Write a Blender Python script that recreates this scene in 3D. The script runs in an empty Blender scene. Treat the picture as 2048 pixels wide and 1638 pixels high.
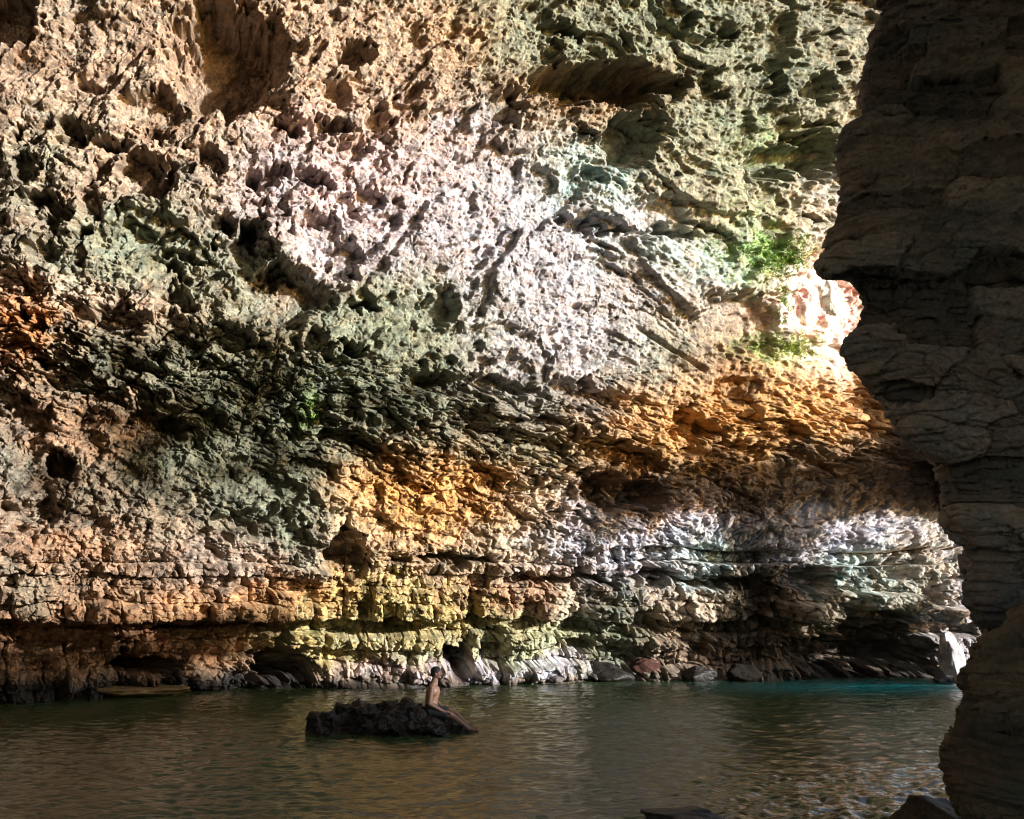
import bpy, bmesh, math, random
import numpy as np
from mathutils import Vector, Matrix

S = bpy.context.scene
COL = S.collection
R = math.radians
rng = np.random.default_rng(7)

# ------------------------------------------------------------------ camera
F_PX = 1479.0                      # focal length in pixels of a 2048 px wide picture
CAM = np.array([0.0, 0.0, 2.3])
PITCH = math.atan((1230 - 819) / F_PX)
cd = bpy.data.cameras.new('camera')
cam = bpy.data.objects.new('camera', cd); COL.objects.link(cam)
cd.sensor_width = 36; cd.lens = 36 * F_PX / 2048
cd.clip_start = 0.1; cd.clip_end = 2000
cam.location = CAM; cam.rotation_euler = (R(90) + PITCH, 0, 0)
S.camera = cam

# ------------------------------------------------------------------ light
LIGHT = np.array([0.88, -0.38, 0.20]); LIGHT /= np.linalg.norm(LIGHT)   # towards the sun
SUN_EL = math.asin(LIGHT[2]); SUN_AZ = math.atan2(LIGHT[0], LIGHT[1])
w = bpy.data.worlds.new('World'); S.world = w; w.use_nodes = True
nt = w.node_tree
sky = nt.nodes.new('ShaderNodeTexSky'); sky.sky_type = 'NISHITA'; sky.sun_disc = False
sky.sun_elevation = SUN_EL; sky.sun_rotation = SUN_AZ
bg = nt.nodes['Background']; bg.inputs['Strength'].default_value = 0.15
nt.links.new(sky.outputs[0], bg.inputs[0])
sd = bpy.data.lights.new('sun', 'SUN'); sd.energy = 3.6; sd.angle = R(1.4); sd.color = (1, 0.98, 0.97)
sun = bpy.data.objects.new('sun', sd); COL.objects.link(sun)
sun.rotation_euler = Vector(LIGHT.tolist()).to_track_quat('Z', 'Y').to_euler()
sun.location = (30, -12, 20)
S.view_settings.view_transform = 'Standard'; S.view_settings.look = 'None'
S.view_settings.gamma = 1; S.view_settings.use_curve_mapping = False
S.view_settings.exposure = 1.85
S.cycles.use_denoising = True; S.cycles.pixel_filter_type = 'BLACKMAN_HARRIS'; S.cycles.filter_width = 1.1
S.cycles.max_bounces = 8; S.cycles.diffuse_bounces = 4; S.cycles.glossy_bounces = 3
S.cycles.sample_clamp_indirect = 8

# ------------------------------------------------------------------ numeric helpers
f32 = np.float32
def _h(ix, iy, iz, seed):
    h = (ix.astype(np.int64) * 374761393 + iy.astype(np.int64) * 668265263
         + iz * 2147483647 + seed * 1274126177) & 0xFFFFFFFF
    h = ((h ^ (h >> 13)) * 1274126177) & 0xFFFFFFFF
    h = ((h ^ (h >> 15)) * 2246822519) & 0xFFFFFFFF
    return ((h ^ (h >> 16)) & 0xFFFFFF).astype(f32) / f32(16777216)
def vn2(x, y, seed=0):
    """gradient noise, about -0.7..0.7"""
    ix = np.floor(x); iy = np.floor(y); fx = (x - ix).astype(f32); fy = (y - iy).astype(f32)
    ux = fx * fx * fx * (fx * (fx * 6 - 15) + 10); uy = fy * fy * fy * (fy * (fy * 6 - 15) + 10)
    def g(dx, dy):
        a = _h(ix + dx, iy + dy, 0, seed) * f32(2 * math.pi)
        return np.cos(a) * (fx - dx) + np.sin(a) * (fy - dy)
    a, b, c, d = g(0, 0), g(1, 0), g(0, 1), g(1, 1)
    return (a + (b - a) * ux) * (1 - uy) + (c + (d - c) * ux) * uy
def fbm(x, y, octv=4, seed=0, gain=0.5, ridged=False):
    s = 0; a = 1.0; t = 0
    for i in range(octv):
        n = vn2(x * 2 ** i + i * 17.3, y * 2 ** i - i * 9.1, seed + i * 31)
        if ridged: n = 0.5 - np.abs(n) * 1.6
        s = s + a * n; t += a; a *= gain
    return s / t * 1.5
def worley(x, y, seed=0, jit=0.9):
    ix = np.floor(x); iy = np.floor(y)
    f1 = np.full(x.shape, 9, f32); f2 = np.full(x.shape, 9, f32); cid = np.zeros(x.shape, f32)
    for dx in (-1, 0, 1):
        for dy in (-1, 0, 1):
            cx = ix + dx; cy = iy + dy
            px = cx + 0.5 + (_h(cx, cy, 1, seed) - 0.5) * jit
            py = cy + 0.5 + (_h(cx, cy, 2, seed) - 0.5) * jit
            d = np.sqrt((px - x) ** 2 + (py - y) ** 2).astype(f32)
            i = _h(cx, cy, 3, seed)
            m = d < f1
            f2 = np.where(m, f1, np.minimum(f2, d)); cid = np.where(m, i, cid); f1 = np.where(m, d, f1)
    return f1, f2, cid
def sst(a, b, x):
    t = np.clip((x - a) / (b - a), 0, 1); return t * t * (3 - 2 * t)
def interp(x, pts):
    p = np.array(pts, float); return np.interp(x, p[:, 0], p[:, 1])
CP, SP = math.cos(PITCH), math.sin(PITCH)
def ray(px, py):
    dx = (px - 1024) / F_PX; dy = (819 - py) / F_PX
    return dx, CP - SP * dy, SP + CP * dy          # x, y, z direction
def at_y(px, py, Y):
    a, b, c = ray(np.asarray(px, float), np.asarray(py, float)); t = Y / b
    return np.stack([a * t, b * t, CAM[2] + c * t], -1)
def at_water(px, py):
    a, b, c = ray(px, py); t = -CAM[2] / c
    return np.array([a * t, b * t, 0.0])
def to_px(P):
    x = P[..., 0]; y = P[..., 1]; z = P[..., 2] - CAM[2]
    d = CP * y + SP * z; u = -SP * y + CP * z
    d = np.where(d < 0.1, 0.1, d)
    return 1024 + F_PX * x / d, 819 - F_PX * u / d

# ------------------------------------------------------------------ object helpers
def obj(name, me, mat=None, parent=None):
    o = bpy.data.objects.new(name, me); COL.objects.link(o)
    if mat: me.materials.append(mat)
    if parent: o.parent = parent
    return o
def tag(o, label=None, cat=None, group=None, kind=None):
    if label: o['label'] = label
    if cat: o['category'] = cat
    if group: o['group'] = group
    if kind: o['kind'] = kind
    return o
def grid_mesh(name, P, colour=None, keep=None, smooth=True):
    """P: (rows, cols, 3); faces wind so that rows go down, cols go right, facing the viewer"""
    nr, nc = P.shape[:2]
    me = bpy.data.meshes.new(name)
    idx = np.arange(nr * nc).reshape(nr, nc)
    q = np.stack([idx[1:, :-1], idx[1:, 1:], idx[:-1, 1:], idx[:-1, :-1]], -1).reshape(-1, 4)
    if keep is not None: q = q[keep.reshape(-1)]
    n = len(q)
    me.vertices.add(nr * nc); me.vertices.foreach_set('co', P.reshape(-1).astype(f32))
    me.loops.add(n * 4); me.loops.foreach_set('vertex_index', q.reshape(-1).astype(np.int32))
    me.polygons.add(n); me.polygons.foreach_set('loop_start', np.arange(0, n * 4, 4, dtype=np.int32))
    me.polygons.foreach_set('use_smooth', np.full(n, smooth, bool))
    me.update(calc_edges=True)
    if colour is not None: paint(me, colour.reshape(-1, 3))
    return me
def paint(me, rgb):
    a = me.color_attributes.new('surface_tint', 'FLOAT_COLOR', 'POINT')
    c = np.ones((len(me.vertices), 4), f32); c[:, :3] = rgb
    a.data.foreach_set('color', c.reshape(-1))
def normals(P):
    du = np.gradient(P, axis=1); dv = np.gradient(P, axis=0)
    n = np.cross(dv, du); n /= np.linalg.norm(n, axis=-1, keepdims=True) + 1e-9
    return n
def blur(a, k):
    for ax in (0, 1):
        p = np.concatenate([np.repeat(np.take(a, [0], ax), k, ax), a, np.repeat(np.take(a, [-1], ax), k, ax)], ax)
        c = np.cumsum(p, axis=ax, dtype=np.float64)
        z = np.zeros_like(np.take(c, [0], ax)); c = np.concatenate([z, c], ax)
        n = a.shape[ax]
        a = (np.take(c, range(2 * k + 1, 2 * k + 1 + n), ax) - np.take(c, range(n), ax)) / (2 * k + 1)
    return a

# ------------------------------------------------------------------ materials
def node(t, kind, **kw):
    n = t.nodes.new(kind)
    for k, v in kw.items():
        if k in n.inputs: n.inputs[k].default_value = v
        else: setattr(n, k, v)
    return n
def rock_material(name, base=None, s=1.0, bump=0.5, rough=0.85, contrast=1.0, spec=0.3):
    m = bpy.data.materials.new(name); m.use_nodes = True; t = m.node_tree; L = t.links
    b = t.nodes['Principled BSDF']; b.inputs['Roughness'].default_value = rough
    b.inputs['Specular IOR Level'].default_value = spec
    tc = node(t, 'ShaderNodeTexCoord')
    if base is None:
        src = node(t, 'ShaderNodeVertexColor', layer_name='surface_tint').outputs['Color']
    else:
        src = node(t, 'ShaderNodeRGB').outputs[0]; src.default_value = (*base, 1)
    def nz(scale, det, rgh=0.6):
        n = node(t, 'ShaderNodeTexNoise', Scale=scale * s, Detail=det, Roughness=rgh)
        L.new(tc.outputs['Object'], n.inputs['Vector']); return n.outputs['Fac']
    def ramp(x, lo, hi, a, c):
        mr = node(t, 'ShaderNodeMapRange'); mr.inputs[1].default_value = lo; mr.inputs[2].default_value = hi
        mr.inputs[3].default_value = a; mr.inputs[4].default_value = c; L.new(x, mr.inputs[0]); return mr.outputs[0]
    def mul(a, c):
        n = node(t, 'ShaderNodeMath', operation='MULTIPLY'); L.new(a, n.inputs[0]); L.new(c, n.inputs[1]); return n.outputs[0]
    k = contrast
    v = mul(ramp(nz(3.1, 6, .7), .3, .7, 1 - .45 * k, 1 + .45 * k), ramp(nz(16, 5, .75), .3, .7, 1 - .5 * k, 1 + .5 * k))
    mx = node(t, 'ShaderNodeVectorMath', operation='SCALE'); L.new(src, mx.inputs[0]); L.new(v, mx.inputs['Scale'])
    # warm / cool lichen speckle
    tint = node(t, 'ShaderNodeMix', data_type='RGBA', blend_type='MULTIPLY')
    tint.inputs[0].default_value = 1.0
    cr = node(t, 'ShaderNodeValToRGB')
    e = cr.color_ramp.elements; e[0].position = .33; e[0].color = (.88, .97, 1.0, 1); e[1].position = .67; e[1].color = (1.10, .96, .86, 1)
    L.new(nz(1.9, 5, .65), cr.inputs[0]); L.new(mx.outputs[0], tint.inputs[6]); L.new(cr.outputs[0], tint.inputs[7])
    L.new(tint.outputs[2], b.inputs['Base Color'])
    ad = node(t, 'ShaderNodeMath', operation='MULTIPLY_ADD'); ad.inputs[1].default_value = .35
    L.new(nz(26, 6, .75), ad.inputs[0]); L.new(nz(6, 6, .7), ad.inputs[2])
    bp = node(t, 'ShaderNodeBump', Strength=bump, Distance=.12 / s)
    L.new(ad.outputs[0], bp.inputs['Height']); L.new(bp.outputs[0], b.inputs['Normal'])
    return m
M_WALL = rock_material('cave_limestone', None, 1.0, .6, .8)
M_SHADE = rock_material('pillar_limestone', None, 1.6, .5, .9, .6)
M_WET = rock_material('wet_rock', (.030, .022, .017), 3.0, .6, .35, .8, .6)
M_ROOF = rock_material('roof_rock', (.34, .30, .255), .6, .4, .9)

# ------------------------------------------------------------------ the cave wall
PLAN_LOW = [(-900, 15.5), (-300, 18.5), (0, 20.5), (300, 22.5), (640, 25.5), (1000, 27.2), (1470, 29.4), (1550, 28.6), (1950, 30.6), (2500, 31)]
PLAN_UP = [(-900, 16.0), (-300, 19.0), (0, 21.0), (300, 22.6), (640, 24.8), (1000, 27.6), (1300, 29.6), (1600, 32.2), (1800, 34.5), (2500, 43)]
def wall_base(px, py):
    a, b, c = ray(px, py)
    lo = interp(px, PLAN_LOW); up = interp(px, PLAN_UP)
    y = lo.copy()
    for _ in range(14):
        z = CAM[2] + c / b * y
        k = sst(3.0, 9.0, z)
        lean = 0.010 * np.clip(z - 7, 0, 40) ** 2
        y = 0.5 * y + 0.5 * (lo * (1 - k) + up * k - lean)
    return np.stack([a / b * y, y, CAM[2] + c / b * y], -1)

def hollows(px, py, u, v):
    """named hollows of the photograph: x, y, rx, ry, turn, depth (m)"""
    H = [(455, 105, 125, 120, .5, 3.0), (1210, 165, 165, 46, .05, 3.0), (1265, 275, 60, 62, 0, 2.0), (1610, 315, 110, 42, -.1, 1.8),
         (1625, 180, 38, 36, 0, .8), (290, 352, 66, 42, .35, 1.3), (695, 515, 34, 42, 0, 1.0), (880, 612, 44, 50, .2, 1.0),
         (570, 595, 105, 62, -.1, 1.5), (500, 500, 48, 55, 0, .9), (715, 108, 42, 34, 0, 1.0), (145, 275, 34, 22, 0, .9),
         (200, 280, 16, 22, 0, .7), (530, 360, 48, 30, -.5, .9), (300, 210, 70, 40, .1, .8), (60, 395, 40, 24, 0, .6), (175, 405, 26, 30, 0, .6),
         (118, 932, 30, 34, 0, 1.8), (60, 1025, 70, 30, 0, .9), (465, 1050, 40, 24, 0, .8), (300, 860, 90, 36, .1, .9), (60, 840, 60, 40, 0, .8),
         (1335, 430, 80, 40, 0, .6), (1310, 462, 160, 9, .02, .7), (1480, 650, 120, 70, .1, .9), (1470, 800, 60, 40, 0, .6), (1380, 870, 60, 40, -.4, .8),
         (1180, 790, 90, 26, .3, .8), (960, 770, 130, 22, .15, .8), (850, 755, 60, 26, .2, .7), (690, 1115, 56, 52, 0, 1.5), (900, 1118, 85, 14, 0, 1.0),
         (310, 1345, 90, 24, 0, 3.4), (570, 1345, 52, 32, 0, 3.4), (912, 1322, 28, 30, 0, 2.6), (985, 1290, 30, 40, 0, .8),
         (1720, 1315, 150, 62, 0, 2.0), (1250, 985, 90, 40, 0, 1.6), (1180, 1152, 90, 12, .05, 1.0), (1310, 1150, 70, 13, 0, 1.0), (1430, 1162, 90, 15, 0, 1.2), (1520, 1200, 50, 60, 0, 1.0), (1620, 1165, 40, 26, 0, .9), (1775, 1140, 34, 22, 0, .9), (1760, 1238, 70, 20, 0, 1.1), (1850, 1185, 30, 22, 0, .8), (1290, 1240, 40, 26, 0, .8), (1390, 1275, 60, 20, 0, .9), (1060, 1160, 60, 12, 0, .8), (1170, 1290, 40, 18, 0, .7), (950, 1215, 26, 40, 0, .7), (735, 1222, 18, 26, 0, .6),
         (20, 30, 60, 60, 0, 1.4), (230, 640, 60, 30, 0, .7), (350, 660, 80, 36, .3, .9), (480, 690, 90, 30, .3, .8), (760, 250, 34, 40, 0, .7), (820, 190, 26, 22, 0, .5),
         (700, 300, 30, 26, 0, .6), (640, 255, 26, 20, 0, .5), (1100, 60, 30, 20, 0, .4), (1340, 60, 40, 18, 0, .6), (1440, 75, 26, 16, 0, .6), (1560, 80, 30, 70, .3, .6),
         (1010, 215, 40, 46, 0, 1.0), (1540, 180, 30, 20, 0, .6), (640, 480, 50, 60, 0, .6)]
    q = np.random.default_rng(17)
    H = H + [(q.uniform(40, 800), q.uniform(170, 720), q.uniform(14, 46), q.uniform(10, 30), q.uniform(-.2, .8), q.uniform(.5, 1.2)) for _ in range(46)]
    H = H + [(q.uniform(1000, 1690), q.uniform(20, 460), q.uniform(12, 34), q.uniform(8, 20), q.uniform(-.3, .3), q.uniform(.4, .9)) for _ in range(26)]
    h = np.zeros(px.shape, f32)
    wx = fbm(u * .9, v * .9, 4, 501) * 34 + fbm(u * 3, v * 3, 4, 502) * 14
    wy = fbm(u * .9 + 40, v * .9, 4, 503) * 34 + fbm(u * 3 + 9, v * 3, 4, 504) * 14
    for x, y, rx, ry, an, d in H:
        sel = (np.abs(px - x) < 2.2 * max(rx, ry) + 40) & (np.abs(py - y) < 2.2 * max(rx, ry) + 40)
        X = px[sel] + wx[sel] - x; Y = py[sel] + wy[sel] - y
        c, s = math.cos(an), math.sin(an)
        r = np.sqrt(((c * X + s * Y) / rx) ** 2 + ((-s * X + c * Y) / ry) ** 2)
        h[sel] -= d * (1 - sst(.55, 1.12, r))
    return h

BEDS = [1000, 1045, 1098, 1128, 1152, 1178, 1206, 1240, 1272, 1300, 1330, 1362, 1400]
def wall_height(px, py):
    u = (px - 1024) / 54.0; v = (1360 - py) / 54.0
    wu = u + .55 * fbm(u * .45, v * .45, 4, 11); wv = v + .55 * fbm(u * .45 + 30, v * .45, 4, 12)
    low = sst(1090 - 60 * sst(1000, 1300, px), 1150 - 60 * sst(1000, 1300, px), py + 25 * fbm(u * .3, v * .3, 3, 13))                       # flat beds near the water
    band = interp(px, [(-300, 560), (0, 560), (500, 700), (900, 790), (1400, 850), (1700, 800), (2500, 800)])
    mid = sst(-90, 30, py - band + 50 * fbm(u * .3, v * .3, 3, 14)) * (1 - low) * (1 - .75 * sst(150, 260, py - band))   # tilted rubble beds
    up = np.clip(1 - low - mid, 0, 1); mid = mid * (1 - .45 * sst(1150, 1450, px) * sst(870, 960, py))
    hol = hollows(px, py, u, v)
    calm = 1 - .5 * sst(.15, .8, -hol)                                              # hollows have smoother floors
    scal = .22 + .78 * np.clip(sst(-.05, .35, fbm(u * .22, v * .28, 3, 17)) * .8 + 1.0 * np.exp(-((px - 1420) / 330.) ** 2 - ((py - 190) / 200.) ** 2)
                              + .7 * np.exp(-((px - 420) / 230.) ** 2 - ((py - 420) / 190.) ** 2), 0, 1)
    scal = scal * calm * (1 - .6 * np.exp(-((px - 900) / 330.) ** 2 - ((py - 470) / 230.) ** 2))
    h = .9 * fbm(u * .16, v * .2, 4, 15) + .42 * fbm(u * .7, v * .8, 4, 16, .55) * calm + hol
    f1, f2, c = worley(wu * .7 + .5 * vn2(u * 1.5, v * 1.5, 18), wv * .9 + .4 * vn2(u * 1.5, v * 1.5, 19), 20)
    h += up * calm * ((c - .5) * .6 - .15 * (1 - sst(.0, .12, f2 - f1))) * np.exp(-((px - 380) / 420.) ** 2 - ((py - 420) / 260.) ** 2)
    f1, f2, c = worley(wu * 1.7 + .5 * vn2(u * 3, v * 3, 18), wv * 2.1 + .4 * vn2(u * 3, v * 3, 19), 26)
    h += up * calm * (c - .5) * .14
    rgh = .30 + .70 * sst(-.12, .22, fbm(u * .16, v * .2, 4, 157, .55) + .12 * fbm(u * .8, v * .8, 3, 158))
    for x_, y_, rx_, ry_, k_ in ((930, 470, 330, 230, .75), (720, 80, 240, 110, .8), (110, 170, 140, 110, .7), (430, 520, 90, 70, .5), (800, 640, 120, 90, .6), (1130, 60, 150, 70, .5), (480, 920, 160, 110, .5), (860, 1000, 150, 80, .4)):
        rgh = rgh * (1 - k_ * np.exp(-((px - x_) / rx_) ** 2 - ((py - y_) / ry_) ** 2))
    rgh = rgh * calm
    th = .5 - .45 * sst(1150, 1450, px) - .1 * sst(300, 0, py)
    ru = u * np.cos(th) + v * np.sin(th); rv = -u * np.sin(th) + v * np.cos(th)
    def terr(x, n, k=.22):
        t = x * n; fl = np.floor(t); return (fl + sst(.5 - k, .5 + k, t - fl)) / n
    big = fbm(ru * .22 + .2 * wu * .2, rv * .34, 5, 151, .55)
    led = terr(fbm(ru * .42, rv * .7, 5, 152, .52), 4.0, .13)
    h += up * (1.5 * terr(big, 3.0, .18) * calm + .68 * led * rgh * (1 - .55 * np.exp(-((px - 1080) / 240.) ** 2 - ((py - 480) / 200.) ** 2)))
    h += up * .34 * rgh * fbm(ru * .8, rv * 1.3, 4, 153, .5, True)
    # scalloped, pitted rock
    f1, f2, c = worley(wu * .55, wv * .75, 21)
    h += scal * (up * .6 + mid * .2) * np.where(c > .55, 1, .15) * (np.minimum(f1, .75) - .5) * 1.1
    f1, f2, c = worley(wu * 1.15 + .4 * vn2(u * 2.4, v * 2.4, 5), wv * 1.5 + .3 * vn2(u * 2.4, v * 2.4, 55), 22)
    h += scal * (up * .26 + mid * .2 + low * .05) * (np.minimum(f1, .8) - .5) * np.where(c > .5, 1.1, .2)
    f1, f2, c = worley(wu * 2.3 + .4 * vn2(u * 4, v * 4, 6), wv * 2.9 + .3 * vn2(u * 4, v * 4, 66), 23)
    h -= (.55 + .45 * rgh) * calm * (up * .26 * sst(-.15, .3, fbm(u * .5, v * .5, 3, 154)) + mid * .12 + low * .08) * (1 - sst(.1, .55, f1)) * np.clip(c - .6, 0, 1) * 2.5
    h += scal * (.16 * up + .05) * (f1 - .5)
    f1, f2, c = worley(wu * 5.2 + .4 * vn2(u * 7, v * 7, 67), wv * 6.2, 24)
    h -= calm * .13 * (1 - sst(.12, .5, f1)) * np.clip(c - .6, 0, 1) * 2 * (up + .5)
    f1, f2, c = worley(u * 10 + .5 * vn2(u * 12, v * 12, 68), v * 12, 25)
    h -= .055 * f1 * calm
    h = hol + (h - hol) * (1 - .30 * up)
    # tilted rubble: thin broken slabs
    w1 = wv + .27 * wu
    h += mid * (1.0 * terr(fbm(wu * .16, w1 * .75, 4, 155, .5), 4.0, .10) + .5 * terr(fbm(wu * .4, w1 * 1.8, 4, 156, .5), 3.0, .12))
    f1, f2, c = worley(wu * 1.0 + .3 * vn2(u * 2, v * 2, 8), w1 * 1.7 + .3 * vn2(u * 2, v * 2, 88), 31)
    h += mid * ((c - .5) * .7 - .3 * (1 - sst(.0, .12, f2 - f1)))
    f1, f2, c = worley(wu * 2.6 + .3 * vn2(u * 4, v * 4, 9), w1 * 3.8 + .3 * vn2(u * 4, v * 4, 89), 32)
    h += mid * ((c - .5) * .36 - .15 * (1 - sst(.0, .15, f2 - f1)))
    f1, f2, c = worley(wu * 6.5, w1 * 9, 33)
    h += mid * ((c - .5) * .12)
    # flat beds: each one a course of blocks
    pyw = py + 7 * fbm(u * .25, v * .25, 3, 41) * 2 + 3 * vn2(u * 1.2, v * 2, 42)
    bi = np.searchsorted(np.array(BEDS, float), pyw.reshape(-1)).reshape(py.shape)
    edges = np.array([960] + BEDS + [1500], float)
    top = edges[bi]; bot = edges[np.minimum(bi + 1, len(edges) - 1)]
    tt = (pyw - top) / (bot - top)
    dep = np.array([0, -.1, .25, -.5, .35, -.2, .3, .55, -.75, .05, -.35, .2, .35, .3, .3])[np.clip(bi, 0, 14)]
    rough = _h(np.floor(bi), bi * 0, 5, 3) 
    crs = (wu + bi * 7.7) * (.6 + .9 * rough)
    f1, f2, c = worley(crs, bi * 1.0 + .5 + 0 * wu, 43, .75)
    blocky = (c - .5) * .55 - .22 * (1 - sst(.02, .14, f2 - f1))
    seam = -.28 * (1 - sst(.0, .12, np.minimum(tt, 1 - tt)))
    brk = sst(-.25, .3, fbm(u * .35 + bi * 3.1, bi * 1.7 + 0 * u, 3, 45, .6))
    h += low * (dep * (.25 + .9 * brk) + blocky * (.8 + .6 * brk) + seam * (.4 + .6 * brk) + .35 * fbm(u * .7, v * .9, 4, 46, .6))
    f1, f2, c = worley(wu * 3.2, wv * 4.0, 44)
    h += low * ((c - .5) * .22 - .10 * (1 - sst(.02, .2, f2 - f1)))
    lr = np.exp(-((px - 1540) / 420.) ** 4 - ((py - 1080) / 110.) ** 4)          # crusted, knobbly stone under the overhang
    f1, f2, c = worley(wu * 1.9 + .4 * vn2(u * 3, v * 3, 46), wv * 2.6 + .4 * vn2(u * 3, v * 3, 47), 48)
    h += lr * ((c - .5) * .34 - .16 * (1 - sst(.0, .16, f2 - f1)))
    f1, f2, c = worley(wu * 5.0 + .3 * vn2(u * 8, v * 8, 49), wv * 6.5, 50)
    h += lr * (.16 * (.45 - f1) - .14 * np.clip(c - .6, 0, 1) * 2)
    # fine grain
    h += .07 * (.3 + .7 * rgh) * fbm(u * 3.5, v * 4.5, 4, 51, .55, True) + .07 * fbm(u * 9, v * 11, 4, 52, .75) * (.6 + .4 * calm)
    # large forms: corner at x=650, the buttress, the recess under the arch
    h += .9 * np.exp(-((px - 650) / 130.) ** 2) * np.where(px < 650, 1, 1) * sst(880, 960, py) * (1 - sst(1120, 1200, py))
    h += np.where(px > 650, -1.0, 0) * (1 - sst(0, 240, px - 650)) * sst(900, 940, py) * (1 - sst(1150, 1170, py)) * .5
    h += 1.5 * sst(0, 30, py - interp(px, [(0, 1236), (250, 1262), (500, 1236), (620, 1226), (900, 1190)])) * -1 * (1 - sst(480, 700, px)) 
    h += .5 * np.exp(-((px - 1640) / 260.) ** 2 - ((py - 900) / 70.) ** 2)
    h -= .011 * np.clip(px - 1585, 0, 260) * sst(470, 540, py) * (1 - sst(690, 760, py))
    # waterline skirt of fallen blocks
    h += .9 * sst(1325, 1375, py) * (.3 + fbm(u * .6, v * .2, 3, 61)) 
    return h

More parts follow.
